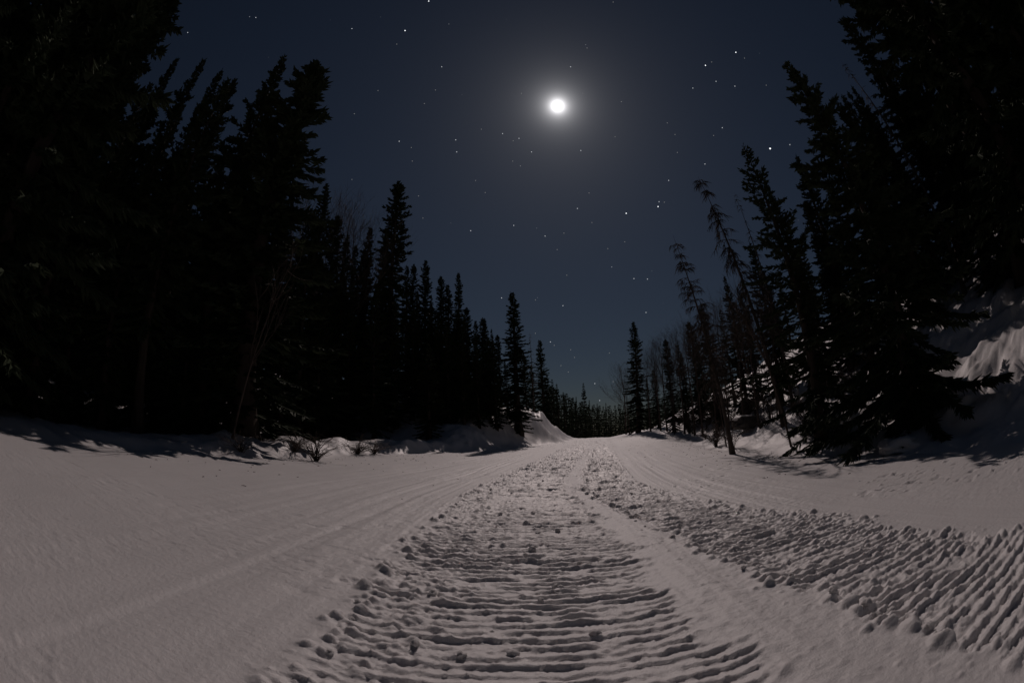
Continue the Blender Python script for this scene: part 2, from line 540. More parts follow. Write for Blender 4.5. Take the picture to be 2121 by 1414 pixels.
def spruce_mesh(seed, H=10.0, R=1.2, z0=0.05, whorl=0.2, per=5.5, dens=1.0, shape=0.8, droop=0.35, ragged=0.3, club=0.0, fat=1.0):
    rng = np.random.default_rng(seed)
    (tv, tf), (zs, px, py) = trunk_mesh(H, 0.017 * H, rng, wob=0.012)
    g = Geo()
    z = z0 * H
    P, D, LN, WD = [], [], [], []
    clump = rng.uniform(0.75, 1.2, 40)
    while z < H * 0.992:
        t = (z - z0 * H) / (H * (1 - z0))
        env = R * ((1 - t) ** shape + 0.02) * (0.72 + 0.28 * min(1, t / 0.12))
        env *= 1 + club * math.exp(-((t - 0.88) / 0.09) ** 2)
        env *= clump[int(t * 39)]
        nb = max(3, int(rng.poisson(per) * (0.7 + 0.3 * (1 - t))))
        a0 = rng.uniform(0, 6.28)
        for k in range(nb):
            az = a0 + k * 6.283 / nb + rng.normal() * 0.35
            L = env * (1 - ragged + ragged * 2 * rng.random() ** 1.3)
            if rng.random() < 0.05:
                L *= 0.4
            el = -droop + (droop + 0.7) * t ** 1.6 + rng.normal() * 0.10
            K = 6
            s = np.linspace(0, 1, K)
            hx = L * s * math.cos(el)
            zz = L * (math.sin(el) * s - 0.22 * droop * s ** 2 + 0.30 * droop * s ** 3.5)
            bx = np.interp(z, zs, px) + hx * math.cos(az)
            by = np.interp(z, zs, py) + hx * math.sin(az)
            pts = np.stack([bx, by, z + zz], -1)
            r_ = 0.006 * H * 0.25 * (0.4 + L / R) * (1 - 0.85 * s)
            g.tube(pts, r_, 3)
            m = max(5, int(L / 0.075 * dens * 5.0))
            ss = rng.random(m) ** 0.75 * 0.98 + 0.04
            pos = np.stack([np.interp(ss, s, pts[:, i]) for i in range(3)], -1)
            fwd = np.array([math.cos(az) * math.cos(el), math.sin(az) * math.cos(el), math.sin(el)])
            lat = np.array([-math.sin(az), math.cos(az), 0])
            sg = rng.choice([-1, 1], m)
            dirs = fwd[None] * rng.uniform(0.45, 1.0, (m, 1)) + lat[None] * (sg * rng.uniform(0.15, 1.0, m))[:, None]
            dirs[:, 2] += rng.normal(size=m) * 0.25 - 0.35 * (1 - t)
            P.append(pos); D.append(dirs)
            LN.append((0.11 + 0.14 * L * (1 - 0.6 * ss)) * (1 + 0.35 * (fat > 1)) * rng.uniform(0.6, 1.25, m))
            WD.append((0.022 + 0.014 * rng.random(m)) * fat)
        z += whorl * rng.uniform(0.6, 1.35) * (1.0 - 0.45 * t)
    # leader
    m = 10
    P.append(np.stack([np.full(m, px[-1]), np.full(m, py[-1]), np.linspace(0.95, 1.0, m) * H], -1))
    D.append(rng.normal(size=(m, 3)) * 0.35 + [0, 0, 1]); LN.append(np.full(m, 0.16)); WD.append(np.full(m, 0.02))
    diamonds(g, np.concatenate(P), np.concatenate(D), np.concatenate(LN), np.concatenate(WD), rng)
    return (tv, tf), g.arrays()


def dead_spruce_mesh(seed, H=8.0, R=0.9, z0=0.3, droop=0.9, whorl=0.24, per=4, tw=1.0):
    rng = np.random.default_rng(seed)
    (tv, tf), (zs, px, py) = trunk_mesh(H, 0.0092 * H, rng, wob=0.006)
    g = Geo()
    z = z0 * H
    while z < 0.985 * H:
        t = (z - z0 * H) / (H * (1 - z0))
        nb = rng.poisson(per)
        for k in range(nb):
            az = rng.uniform(0, 6.283)
            L = R * (1 - 0.75 * t) * rng.uniform(0.35, 1.15)
            K = 7
            s = np.linspace(0, 1, K)
            hx = L * (s - 0.25 * s ** 3)
            zz = L * (0.35 * s - droop * (1.15 - 0.75 * t) * s ** 2.2) + rng.normal(size=K).cumsum() * 0.012 * L
            bx = np.interp(z, zs, px) + hx * math.cos(az + 0.0)
            by = np.interp(z, zs, py) + hx * math.sin(az)
            pts = np.stack([bx, by, z + zz], -1)
            g.tube(pts, 0.011 * (0.5 + 0.6 * L / R) * (1 - 0.75 * s), 3)
            m = int((5 + 18 * L) * tw)
            for j in range(m):
                q = rng.uniform(0.15, 1.0)
                p0 = np.array([np.interp(q, s, pts[:, i]) for i in range(3)])
                dv = np.array([math.cos(az + rng.normal() * 0.9), math.sin(az + rng.normal() * 0.9), -0.5 - rng.random() * droop * 1.4])
                dv /= np.linalg.norm(dv)
                l = rng.uniform(0.08, 0.30) * (0.5 + L / R)
                p1 = p0 + dv * l * 0.5 + rng.normal(size=3) * 0.012
                p2 = p1 + dv * l * 0.4 + np.array([0, 0, -l * 0.2]) + rng.normal(size=3) * 0.02
                g.tube([p0, p1, p2], [0.0085, 0.0062, 0.0032], 3)
        z += whorl * rng.uniform(0.5, 1.4)
    return (tv, tf), g.arrays()


def bare_tree_mesh(seed, H=7.0, spread=0.35, r0=0.06, levels=3, nb=9, z0=0.35):
    """leafless poplar or alder: a leader and fine upswept branching"""
    rng = np.random.default_rng(seed)
    (tv, tf), (zs, px, py) = trunk_mesh(H, r0, rng, wob=0.05, flare=1.3, sides=6)
    g = Geo()

    def grow(p, d, L, r, lev):
        K = 5
        pts = [p]
        for k in range(K - 1):
            d = d + rng.normal(size=3) * 0.13 + np.array([0, 0, 0.10])
            d = d / np.linalg.norm(d)
            pts.append(pts[-1] + d * L / (K - 1))
        pts = np.array(pts)
        g.tube(pts, np.linspace(r, r * 0.3, K), 3)
        if lev > 0:
            for j in range(rng.integers(3, 6)):
                q = rng.uniform(0.2, 0.95) * (K - 1)
                i = int(q); f = q - i
                pp = pts[i] * (1 - f) + pts[min(i + 1, K - 1)] * f
                dd = d + rng.normal(size=3) * 0.55
                dd[2] += 0.25
                grow(pp, dd / np.linalg.norm(dd), L * rng.uniform(0.4, 0.68), r * 0.55, lev - 1)

    for k in range(nb * 2):
        z = rng.uniform(z0, 0.97) * H
        az = rng.uniform(0, 6.283)
        d = np.array([math.cos(az) * spread * 2, math.sin(az) * spread * 2, 1.0])
        p = np.array([np.interp(z, zs, px), np.interp(z, zs, py), z])
        grow(p, d / np.linalg.norm(d), (H - z) * 0.5 + H * 0.09, 0.017 * (1.2 - z / H), levels - 1)
    return (tv, tf), g.arrays()


def shrub_mesh(seed, H=0.6, n=26, arch=0.8):
    rng = np.random.default_rng(seed)
    g = Geo()
    for k in range(n):
        az = rng.uniform(0, 6.283)
        out = rng.uniform(0.15, 1.0)
        L = H * rng.uniform(0.6, 1.3)
        K = 6
        s = np.linspace(0, 1, K)
        hx = L * out * (0.15 * s + 0.75 * s ** 1.6)
        zz = L * (1.25 * s - arch * out * 0.9 * s ** 2.2) - 0.05
        wob = rng.normal(size=(K, 2)).cumsum(0) * 0.02 * L
        pts = np.stack([hx * math.cos(az) + wob[:, 0], hx * math.sin(az) + wob[:, 1], zz], -1)
        g.tube(pts, 0.0075 * (1 - 0.8 * s), 3)
        for j in range(rng.integers(3, 8)):
            q = rng.uniform(0.3, 1.0)
            p0 = np.array([np.interp(q, s, pts[:, i]) for i in range(3)])
            dv = np.array([math.cos(az) * out, math.sin(az) * out, 0.4]) + rng.normal(size=3) * 0.6
            l = L * rng.uniform(0.12, 0.32)
            p1 = p0 + dv * l * 0.5
            p2 = p1 + (dv + rng.normal(size=3) * 0.4) * l * 0.5
            g.tube([p0, p1, p2], [0.0042, 0.0032, 0.0015], 3)
    return g.arrays()


# ------------------------------------------------------------------ prototypes (meshes only; every tree is an object of its own)
PROTO = {}


def proto(key, parts, H):
    PROTO[key] = (parts, H)


def mesh_of(name, verts, faces, mat, smooth=False):
    o = build(name, verts, faces, mat, smooth=smooth, link=False)
    me = o.data
    bpy.data.objects.remove(o)
    return me


def add_spruce(key, **kw):
    (tv, tf), (cv, cf) = spruce_mesh(**kw)
    proto(key, [('trunk', mesh_of('trunk', tv, tf, M_BARK, True)), ('crown', mesh_of('crown', cv, cf, M_NEEDLE))], kw.get('H', 10.0))


for i in range(3):     # slim spires
    add_spruce('spire%d' % i, seed=100 + i, R=0.80 + 0.10 * i, z0=0.03, whorl=0.17, per=5.5, shape=0.62, droop=0.45, ragged=0.35, club=[0.0, 0.5, 0.25][i])
for i in range(3):     # middling trees with a skirt to the ground
    add_spruce('spruce%d' % i, seed=120 + i, R=1.25 + 0.14 * i, z0=0.04 + 0.03 * i, whorl=0.2, per=5.5, shape=0.78, droop=0.4, ragged=0.38)
for i in range(2):     # open, broad crowns with gaps
    add_spruce('broad%d' % i, seed=140 + i, R=2.0, z0=0.02, whorl=0.30, per=5.0, shape=0.85, droop=0.28, ragged=0.45, dens=0.85)
add_spruce('spruce3', seed=150, R=2.3, z0=0.015, whorl=0.2, per=6, shape=0.95, droop=0.45, ragged=0.4)
add_spruce('high', seed=151, R=1.35, z0=0.26, whorl=0.22, per=5.2, shape=0.7, droop=0.42, ragged=0.4)
add_spruce('lean', seed=152, R=0.85, z0=0.5, whorl=0.30, per=3.2, shape=0.55, droop=0.25, ragged=0.6, dens=0.6)
for i in range(3):     # far-off trees, plainer
    add_spruce('far%d' % i, seed=160 + i, R=1.0 + 0.15 * i, z0=0.02, whorl=0.42, per=4.2, shape=0.75, droop=0.35, ragged=0.35, dens=0.45, fat=2.6)
for i, kw in enumerate((dict(H=8, R=0.95, z0=0.26, droop=0.5, per=5.0, tw=1.2), dict(H=8, R=0.85, z0=0.34, droop=1.1, per=5.0, tw=1.4), dict(H=8, R=0.35, z0=0.4, droop=0.3, per=2.2, tw=0.6))):
    (tv, tf), (cv, cf) = dead_spruce_mesh(200 + i, **kw)
    proto('dead%d' % i, [('trunk', mesh_of('trunk', tv, tf, M_DEAD, True)), ('branches', mesh_of('branches', cv, cf, M_DEAD))], 8.0)
for i in range(3):
    (tv, tf), (cv, cf) = bare_tree_mesh(220 + i, H=7.0, spread=0.20 + 0.06 * i, nb=10, levels=4)
    proto('bare%d' % i, [('trunk', mesh_of('trunk', tv, tf, M_TWIG, True)), ('branches', mesh_of('branches', cv, cf, M_TWIG))], 7.0)
for i in range(2):
    (tv, tf), (cv, cf) = bare_tree_mesh(230 + i, H=3.0, spread=0.22, r0=0.022, nb=5, levels=2)
    proto('sapling%d' % i, [('trunk', mesh_of('trunk', tv, tf, M_TWIG, True)), ('branches', mesh_of('branches', cv, cf, M_TWIG))], 3.0)
for i in range(3):
    v, f = shrub_mesh(240 + i, 0.6, 26 + 6 * i, 0.7 + 0.15 * i)
    PROTO['shrub%d' % i] = (mesh_of('shrub', v, f, M_TWIG), 0.6)

TREES = []


LAND_L = [((-4.6, 8.2), 'the arching roadside shrub'), ((-5.4, 16.6), 'the ragged slim spire'), ((-6.1, 7.2), 'the blunt-topped giant'),
          ((0.2, 19), 'the lit snowbank'), ((-5.4, 6.0), 'the slanting sapling pole'), ((-3.0, 24), 'the stand\'s far end'), ((-14, 16), 'the stand\'s middle'), ((-9, 0), 'the lit road edge'), ((-16, 3), 'the stand\'s back')]
LAND_R = [((4.5, 7.8), 'the leaning dead spruce'), ((4.9, 5.7), 'the broad open spruce'), ((5.5, 3.7), 'the ragged-tipped giant'), ((7.6, 24.8), 'the columnar spruce'),
          ((6.6, 2.2), 'the open moonlit strip'), ((10, 13), 'the top of the slope'), ((12, 4), 'the upper hillside'), ((8, -2), 'the shaded lower slope')]
FORM = {'spire0': 'slim spiky', 'spire1': 'slim club-topped', 'spire2': 'narrow columnar', 'spruce0': 'pointed', 'spruce1': 'full-skirted', 'spruce2': 'stout', 'spruce3': 'wide-skirted', 'broad0': 'open-crowned', 'broad1': 'broad',
        'high': 'bare-trunked', 'far0': 'plain narrow', 'far1': 'plain pointed', 'far2': 'plain wide'}


def describe(key, x, y, h, land, where):
    q = min(land, key=lambda t: (t[0][0] - x) ** 2 + (t[0][1] - y) ** 2)[1]
    size = 'low' if h < 4.5 else 'mid-height' if h < 7.5 else 'tall' if h < 10.5 else 'very tall'
    return '%s %s dark spruce %s near %s' % (size, FORM[key], where, q)


def plant(key, name, base, top, label, cat='tree', group=None, width=1.0, sink=0.05):
    """stand a tree on base with its tip at top"""
    parts, H = PROTO[key]
    b = Vector(base); t = Vector(top)
    ax = t - b
    h = ax.length
    if label in (LBL_L, LBL_R):
        label = describe(key, b.x, b.y, h, LAND_L, 'in the shaded stand') if label == LBL_L else describe(key, b.x, b.y, h, LAND_R, 'on the hillside')
    q = Vector((0, 0, 1)).rotation_difference(ax.normalized()) @ Quaternion((0, 0, 1), rnd.uniform(0, 6.283))
    e = bpy.data.objects.new(name, None)
    e.empty_display_size = 0.3
    C.objects.link(e)
    e.location = b - Vector((0, 0, sink))
    e.rotation_mode = 'QUATERNION'
    e.rotation_quaternion = q
    k = h / H
    e.scale = (k * width, k * width, k)
    for pn, me in parts:
        o = bpy.data.objects.new(pn, me)
        C.objects.link(o)
        o.parent = e
        if pn == 'branches':
            o['kind'] = 'stuff'
    tag(e, label, cat, group)
    TREES.append((b.x, b.y))
    return e


def by_top(key, px, d, label, name='spruce_tree', width=1.0, group=None, base_px=None, lean=0.05):
    """tree whose tip is seen at pixel px, standing d metres away on the snow"""
    az, el = azel(*px)
    if base_px:
        baz = azel(*base_px)[0]
    else:
        baz = az + lean * el
    bx, by = d * math.sin(baz), d * math.cos(baz)
    top = (d * math.sin(az), d * math.cos(az), CAM_H + d * math.tan(el))
    return plant(key, name, (bx, by, hz(bx, by)), top, label, 'tree', group, width)


# ---- trees told apart by their look
G_L = 'dark spruces of the dense stand along the shaded side of the road'
G_R = 'spruces standing on the snowy hillside'
G_F = 'far spruces where the road drops out of sight'
LBL_L = 'tall dark spruce in the dense stand along the shaded side of the road'
LBL_R = 'dark spruce standing on the steep snowy hillside'
LBL_F = 'small far spruce beyond the crest of the road'

by_top('spire1', (826, 375), 17.5, 'tall slim spruce spire with a ragged top rising alone above the dense stand', width=1.05)
by_top('spruce1', (589, 115), 9.6, 'towering spruce with twisted tip beside a blunt-topped one in the dense stand', width=0.85)
by_top('spire2', (652, 128), 9.0, 'towering spruce with a blunt, thick club of a top above the dense stand', width=1.55)
by_top('spire0', (1060, 605), 19.0, 'spruce with open tiered top standing on the lit snowbank beside the crest', width=1.55)
by_top('spire0', (1118, 704), 42.0, 'small pointed spruce just past the lit snowbank at the crest', width=1.5)
by_top('dead2', (1097, 688), 36.0, 'thin leafless snag between two spruces above the lit snowbank', name='dead_tree')
by_top('spire2', (1312, 666), 26.0, 'lone dense columnar spruce beside the crest, foot of the hillside', width=1.15, lean=0.0)
by_top('spire1', (1378, 701), 21.0, 'smaller slim spruce among bare grey thickets near the columnar spruce', width=1.1)
by_top('far1', (1208, 793), 70.0, 'lone taller spruce standing out of the far treeline past the crest', name='spruce_tree', width=0.9)
by_top('dead0', (1394, 483), 9.0, 'leaning dead spruce with bare sparse branches at the foot of the hillside', name='dead_tree', base_px=(1518, 938), width=1.1)
by_top('dead1', (1445, 364), 10.5, 'leaning dead spruce hung with drooping tattered twigs', name='dead_tree', base_px=(1625, 880), width=1.1)
by_top('dead2', (1520, 395), 11.5, 'thin bare snag beside the broad open spruce', name='dead_tree', width=0.8, lean=0.12)
by_top('broad0', (1540, 298), 7.6, 'broad open-crowned spruce with gaps between its limbs on the hillside', width=1.0, lean=0.10)
by_top('spruce3', (1628, 130), 6.6, 'towering dense spruce with a slanting ragged tip on the hillside', width=1.0, lean=0.075)
by_top('dead2', (1742, 128), 11.0, 'tall thin branchless snag slanting between two hillside spruces', name='dead_tree', width=1.0, lean=0.1)
by_top('high', (1838, 125), 11.5, 'tall narrow spruce with bare lower trunk high on the hillside', width=0.85, lean=0.08)
by_top('spruce0', (1755, 190), 12.5, 'spruce with a rounded tip half hidden behind the towering dense one', width=0.85, lean=0.08)

# ---- the dense stand on the shaded side: tips read from the skyline
for px, d, key, w in [
    ((369, 122), 9.5, 'spire0', .75), ((425, 122), 9.8, 'spire0', .8), ((460, 145), 10.2, 'spire0', .75), ((490, 163), 10.8, 'spire1', .65),
    ((318, 172), 9.0, 'spire2', .8), ((540, 260), 10.0, 'spruce1', .8), ((607, 398), 14.0, 'spire0', 1.0), ((679, 382), 14.5, 'spire2', .85),
    ((640, 440), 15.0, 'spruce0', .8), ((722, 483), 15.5, 'spruce1', .9), ((738, 508), 17.0, 'spire0', 1.0), ((755, 520), 18.0, 'spire1', 1.0),
    ((790, 560), 17.0, 'spruce0', .9), ((844, 550), 22.0, 'spire0', 1.1), ((857, 546), 23.0, 'spire1', .8), ((881, 538), 24.5, 'spire2', .95),
    ((913, 571), 24.0, 'spire1', .9), ((927, 589), 23.0, 'spire0', 1.3), ((949, 564), 19.0, 'spire0', 1.0), ((967, 635), 22.0, 'spire1', 1.0),
    ((984, 663), 21.0, 'spire2', 1.0), ((1003, 658), 23.0, 'spire0', 1.2), ((1018, 680), 22.0, 'spruce0', .9), ((1030, 692), 24.0, 'spire1', 1.1),
    ((1085, 735), 37.0, 'spire1', 1.1), ((1132, 775), 44.0, 'far0', 1.0), ((1143, 785), 46.0, 'far1', 1.0), ((1153, 793), 42.0, 'far0', 1.0),
    ((700, 445), 15.2, 'spire1', 1.0), ((768, 470), 17.6, 'spire0', 1.1), ((800, 470), 18.5, 'spruce0', .8), ((655, 430), 13.0, 'spruce2', .8), ((866, 600), 20.0, 'spruce1', .9), ((893, 610), 21.0, 'spruce0', .9), ((570, 330), 11.0, 'spruce1', .9), ((780, 590), 14.5, 'spruce2', .9), ((820, 620), 16.0, 'spruce1', 1.0),
    ((1020, 700), 17.6, 'spruce0', 1.0), ((985, 690), 17.0, 'spruce1', .9), ((955, 680), 16.6, 'spruce2', .9), ((925, 662), 16.6, 'spruce0', 1.0),
    ((1167, 811), 48.0, 'far2', 1.0), ((1100, 755), 39.0, 'spire0', 1.2), ((905, 640), 19.5, 'spruce2', .9), ((940, 690), 17.5, 'spruce0', .9), ((1000, 730), 18.0, 'spruce1', .9), ((1045, 745), 20.0, 'spruce2', .8),
]:
    by_top(key, px, d, LBL_L, width=w, group=G_L)

# near giants whose tips leave the picture
for az, d, h, key, w in [(-77, 6.6, 12.5, 'spruce2', 1.0), (-82, 7.6, 13, 'spruce1', 1.1), (-88, 6.8, 12, 'broad1', .9), (-97, 7.4, 13, 'spruce2', 1.0),
                         (-68, 7.4, 6.5, 'spruce0', 1.1), (-106, 7.0, 12, 'spruce0', 1.1), (-62.3, 10.2, 8.3, 'high', 1.0), (-51.6, 8.4, 8.0, 'high', .9), (-57, 8.8, 7.2, 'spruce1', .8)]:
    a = math.radians(az)
    x, y = d * math.sin(a), d * math.cos(a)
    z = hz(x, y)
    plant(key, 'spruce_tree', (x, y, z), (x - 0.12, y, z + h), LBL_L, 'tree', G_L, w)

# low young spruces that close the foot of the stand
for x, y, h, key in [(-0.9, 17.8, 3.6, 'spruce2'), (-1.9, 17.2, 4.2, 'spruce1'), (-2.9, 16.8, 4.0, 'spruce3'), (-3.9, 16.4, 4.6, 'spruce2'), (-4.9, 15.4, 4.4, 'spruce1'), (-5.6, 13.8, 4.6, 'spruce2'), (-6.0, 12.2, 4.8, 'spruce3'),
                     (-6.3, 10.4, 4.4, 'spruce1'), (-2.4, 18.7, 4.5, 'spruce3'), (-1.3, 19.4, 4.2, 'spruce2'), (-3.6, 18.4, 4.8, 'spruce1'), (-6.2, 8.4, 3.8, 'spruce2'), (-6.6, 6.6, 3.6, 'spruce3')]:
    z = hz(x, y)
    plant(key, 'spruce_tree', (x, y, z), (x - 0.1, y, z + h), LBL_L, 'tree', G_L, rnd.uniform(1.0, 1.3))
# right-hand giants
for az, d, h, key, w in [(76, 9.5, 12.5, 'spruce1', 1.0), (81, 8.2, 13, 'spruce2', 1.0), (86, 10.5, 12.5, 'broad1', 1.0), (94, 9.0, 13, 'spruce0', 1.1), (102, 9.5, 12, 'spruce1', 1.1), (68, 14.5, 10.5, 'high', 1.0), (62, 16.5, 8.5, 'spruce0', 1.0)]:
    a = math.radians(az)
    x, y = d * math.sin(a), d * math.cos(a)
    z = hz(x, y)
    plant(key, 'spruce_tree', (x, y, z), (x - 0.5, y, z + h), LBL_R, 'tree', G_R, w)

for x, y, h, key, w in [(9.3, 5.5, 6.5, 'spruce1', 1.1), (10.4, 6.5, 7.0, 'spruce2', 1.0), (8.9, 8.2, 6.5, 'spruce0', 1.2), (11.6, 5.0, 7.0, 'spruce1', 1.1), (10.0, 3.6, 5.0, 'spire2', 1.4), (8.3, 6.9, 4.6, 'spruce2', 1.2)]:
    z = hz(x, y)
    plant(key, 'spruce_tree', (x, y, z), (x - 0.04 * h, y, z + h), LBL_R, 'tree', G_R, w)
# hillside skyline
for px, d, key, w in [((1588, 380), 13.0, 'spruce0', .9), ((1665, 418), 13.5, 'spire1', 1.0), ((1640, 505), 11.0, 'spruce2', 1.0), ((1700, 480), 14.5, 'spruce1', .9),
                      ((1860, 330), 15.0, 'spruce1', .9), ((1905, 250), 14.0, 'spruce2', 1.0), ((1960, 200), 13.0, 'spire2', 1.2), ((1820, 420), 12.0, 'spruce0', 1.1), ((1880, 520), 12.5, 'spruce1', 1.0),
                      ((1490, 640), 19.0, 'far2', 1.0), ((1530, 600), 17.0, 'spruce0', .9), ((1440, 690), 24.0, 'spire0', 1.2), ((1580, 560), 15.0, 'spruce1', 1.0), ((1410, 730), 30.0, 'far0', 1.1), ((1470, 720), 16.0, 'spruce0', .9), ((1452, 625), 17.0, 'spruce1', 1.0), ((1500, 570), 15.5, 'spruce0', 1.0), ((1425, 665), 20.0, 'spire1', 1.2), ((1552, 500), 13.0, 'spruce2', .9), ((1352, 765), 26.0, 'spire2', 1.3), ((1402, 705), 22.0, 'spruce1', .9), ((1338, 780), 29.0, 'spruce0', 1.0)]:
    by_top(key, px, d, LBL_R, width=w, group=G_R, lean=0.07)
# ---- fill, kept lower than the skyline of the photograph
ENV = [(-115, 55), (-72, 50), (-67, 34), (-45, 34), (-38, 27), (-28, 25), (-20, 21), (-12, 17), (-6, 13), (0, 9.5), (4, 7), (7, 4.5)]
ENVR = [(17, 6), (24, 7), (30, 14), (36, 22), (45, 24), (52, 30), (66, 27), (74, 34), (110, 48)]


def env(a, tab):
    return float(np.interp(a, [p[0] for p in tab], [p[1] for p in tab]))


def far_enough(x, y, r):
    return all((x - p) ** 2 + (y - q) ** 2 > r * r for p, q in TREES)


made = 0
tries = 0
while made < 122 and tries < 6000:
    tries += 1
    az = rnd.uniform(-112, 5)
    d = 6.2 + 32 * rnd.random() ** 1.7
    a = math.radians(az)
    x, y = d * math.sin(a), d * math.cos(a)
    u = x - float(centre(np.array([y]))[0])
    gap = float(left_edge(np.array([y]))[0]) - u
    if gap < 1.3 + (1.2 if 0 < y < 13 else 0) or (19.5 < y < 36 and u > -6.5) or not far_enough(x, y, 1.05 + d * 0.012):
        continue
    top = CAM_H + d * math.tan(math.radians(env(az, ENV) * rnd.uniform(0.62, 0.98)))
    z = hz(x, y)
    h = min(top - z, 14.5)
    if h < 2.2:
        continue
    key = rnd.choice(['spire0', 'spire1', 'spire2', 'spruce0', 'spruce1', 'spruce2'] if d < 24 else ['far0', 'far1', 'far2'])
    plant(key, 'spruce_tree', (x, y, z), (x - 0.03 * h, y + rnd.uniform(-.02, .02) * h, z + h), LBL_L, 'tree', G_L, rnd.uniform(1.05, 1.45))
    made += 1
made = 0
tries = 0
while made < 46 and tries < 6000:
    tries += 1
    az = rnd.uniform(18, 110)
    d = 7 + 30 * rnd.random() ** 1.5
    a = math.radians(az)
    x, y = d * math.sin(a), d * math.cos(a)
    u = x - float(centre(np.array([y]))[0])
    gap = u - float(right_edge(np.array([y]))[0])
    if gap < 2.2 or abs(x - 6.6 - 0.145 * (y - 2.2)) < 1.3 and y < 11 or not far_enough(x, y, 1.3 + d * 0.012):
        continue
    z = hz(x, y)
    top = CAM_H + d * math.tan(math.radians(env(az, ENVR) * rnd.uniform(0.75, 0.98)))
    h = min(top - z, 13)
    if h < 2.2:
        continue
    key = rnd.choice(['spire0', 'spruce0', 'spruce1', 'spruce2', 'high'] if d < 24 else ['far0', 'far1', 'far2'])
    plant(key, 'spruce_tree', (x, y, z), (x - 0.05 * h, y, z + h), LBL_R, 'tree', G_R, rnd.uniform(0.85, 1.15))
    made += 1
# far wood beyond the crest: reads as one mass
TINY = []
for i in range(4):
    (tv, tf), (cv, cf) = spruce_mesh(seed=180 + i, R=1.15 + 0.12 * i, z0=0.02, whorl=0.62, per=4.2, shape=0.75, droop=0.35, ragged=0.3, dens=0.16, fat=5.0)
    TINY.append((np.concatenate([cv, tv]), [cf[0], tf + len(cv)]))
g = Geo()
for k in range(112):
    px = 1128 + k * 3.1 + rnd.uniform(-2, 2)
    sky_y = float(np.interp(px, [1120, 1150, 1183, 1200, 1237, 1270, 1300, 1345, 1400, 1480], [790, 806, 824, 836, 843, 845, 840, 836, 815, 780])) + rnd.uniform(-6, 10)
    d = rnd.uniform(48, 105)
    az, el = azel(px, sky_y)
    bx, by = d * math.sin(az), d * math.cos(az)
    z = hz(bx, by)
    kz = (CAM_H + d * math.tan(el) - z) / 10.0
    kx = kz * rnd.uniform(0.9, 1.5)
    tvv, tff = TINY[k % 4]
    ang = rnd.uniform(0, 6.28)
    ca, sa = math.cos(ang) * kx, math.sin(ang) * kx
    w = np.stack([tvv[:, 0] * ca - tvv[:, 1] * sa + bx, tvv[:, 0] * sa + tvv[:, 1] * ca + by, tvv[:, 2] * kz + z], -1)
    g.add(w, np.concatenate(tff))
v_, f_ = g.arrays()
wood = build('far_wood', v_, f_, M_NEEDLE)
tag(wood, 'far dark spruce wood where the snow road drops out of sight', 'forest', None, 'stuff')
for px, d in [((1183, 822), 60), ((1193, 820), 62), ((1220, 827), 66), ((1237, 834), 70), ((1255, 833), 72)]:
    by_top('far0', px, d, LBL_F, group=G_F, width=0.8, lean=0.0)

# ---- leafless trees: grey haze along the foot of the hillside and a few in the stand
for px, d, key, w, lb in [
    ((1286, 757), 29.0, 'bare1', 1.6, None), ((1296, 790), 27.5, 'bare2', 1.5, None), ((1352, 712), 23.0, 'bare0', 1.3, None), ((1364, 706), 22.0, 'bare1', 1.2, None),
    ((1398, 690), 19.5, 'bare2', 1.2, None), ((1415, 668), 18.0, 'bare0', 1.2, None), ((1432, 676), 17.0, 'bare1', 1.2, None), ((1335, 745), 24.0, 'bare2', 1.3, None),
    ((1455, 640), 15.0, 'bare2', 1.0, None), ((1478, 625), 14.0, 'bare0', 1.0, None), ((1505, 610), 13.0, 'bare1', 1.0, None), ((1385, 742), 20.5, 'bare1', 1.2, None),
    ((1540, 640), 12.0, 'bare0', .9, None), ((1575, 620), 11.0, 'bare2', .8, None),
]:
    by_top(key, px, d, 'leafless grey thicket tree with fine twigs at the foot of the hillside', name='bare_tree', width=w, group='leafless trees at the foot of the hillside')
for px, d, key, w in [((722, 432), 16.0, 'bare1', 1.3), ((740, 455), 17.0, 'bare2', 1.2), ((636, 405), 15.5, 'bare0', 1.2)]:
    by_top(key, px, d, 'pale leafless treetop showing between the dark spruces of the dense stand', name='bare_tree', width=w, group='leafless trees in the dense stand')
# slim stems on the bank
for bpx, h, key, lx, lb in [
    ((1505, 925), 2.6, 'sapling0', -0.35, 'pair of slim reddish stems right beside the leaning dead spruce'),
    ((1512, 924), 2.2, 'sapling1', -0.25, None), ((1576, 890), 3.2, 'sapling0', -0.55, 'slim leaning trunk on the bank between dark rock and young spruce'),
    ((1584, 875), 2.4, 'sapling1', -0.1, None), ((1601, 872), 2.0, 'sapling0', -0.05, None), ((1397, 900), 2.4, 'sapling1', -0.1, None), ((1640, 925), 3.0, 'sapling1', -0.9, 'thin crooked sapling leaning out over the snow before the young spruce'),
    ((480, 905), 3.6, 'sapling0', 0.9, 'long thin pale pole of a sapling slanting before the dark stand'),
]:
    x, y = pix_ground(*bpx)
    z = hz(x, y)
    plant(key, 'sapling', (x, y, z), (x + lx, y + 0.1, z + h), lb or 'thin upright sapling on the bank at the foot of the hillside', 'sapling', 'thin saplings on the banks')

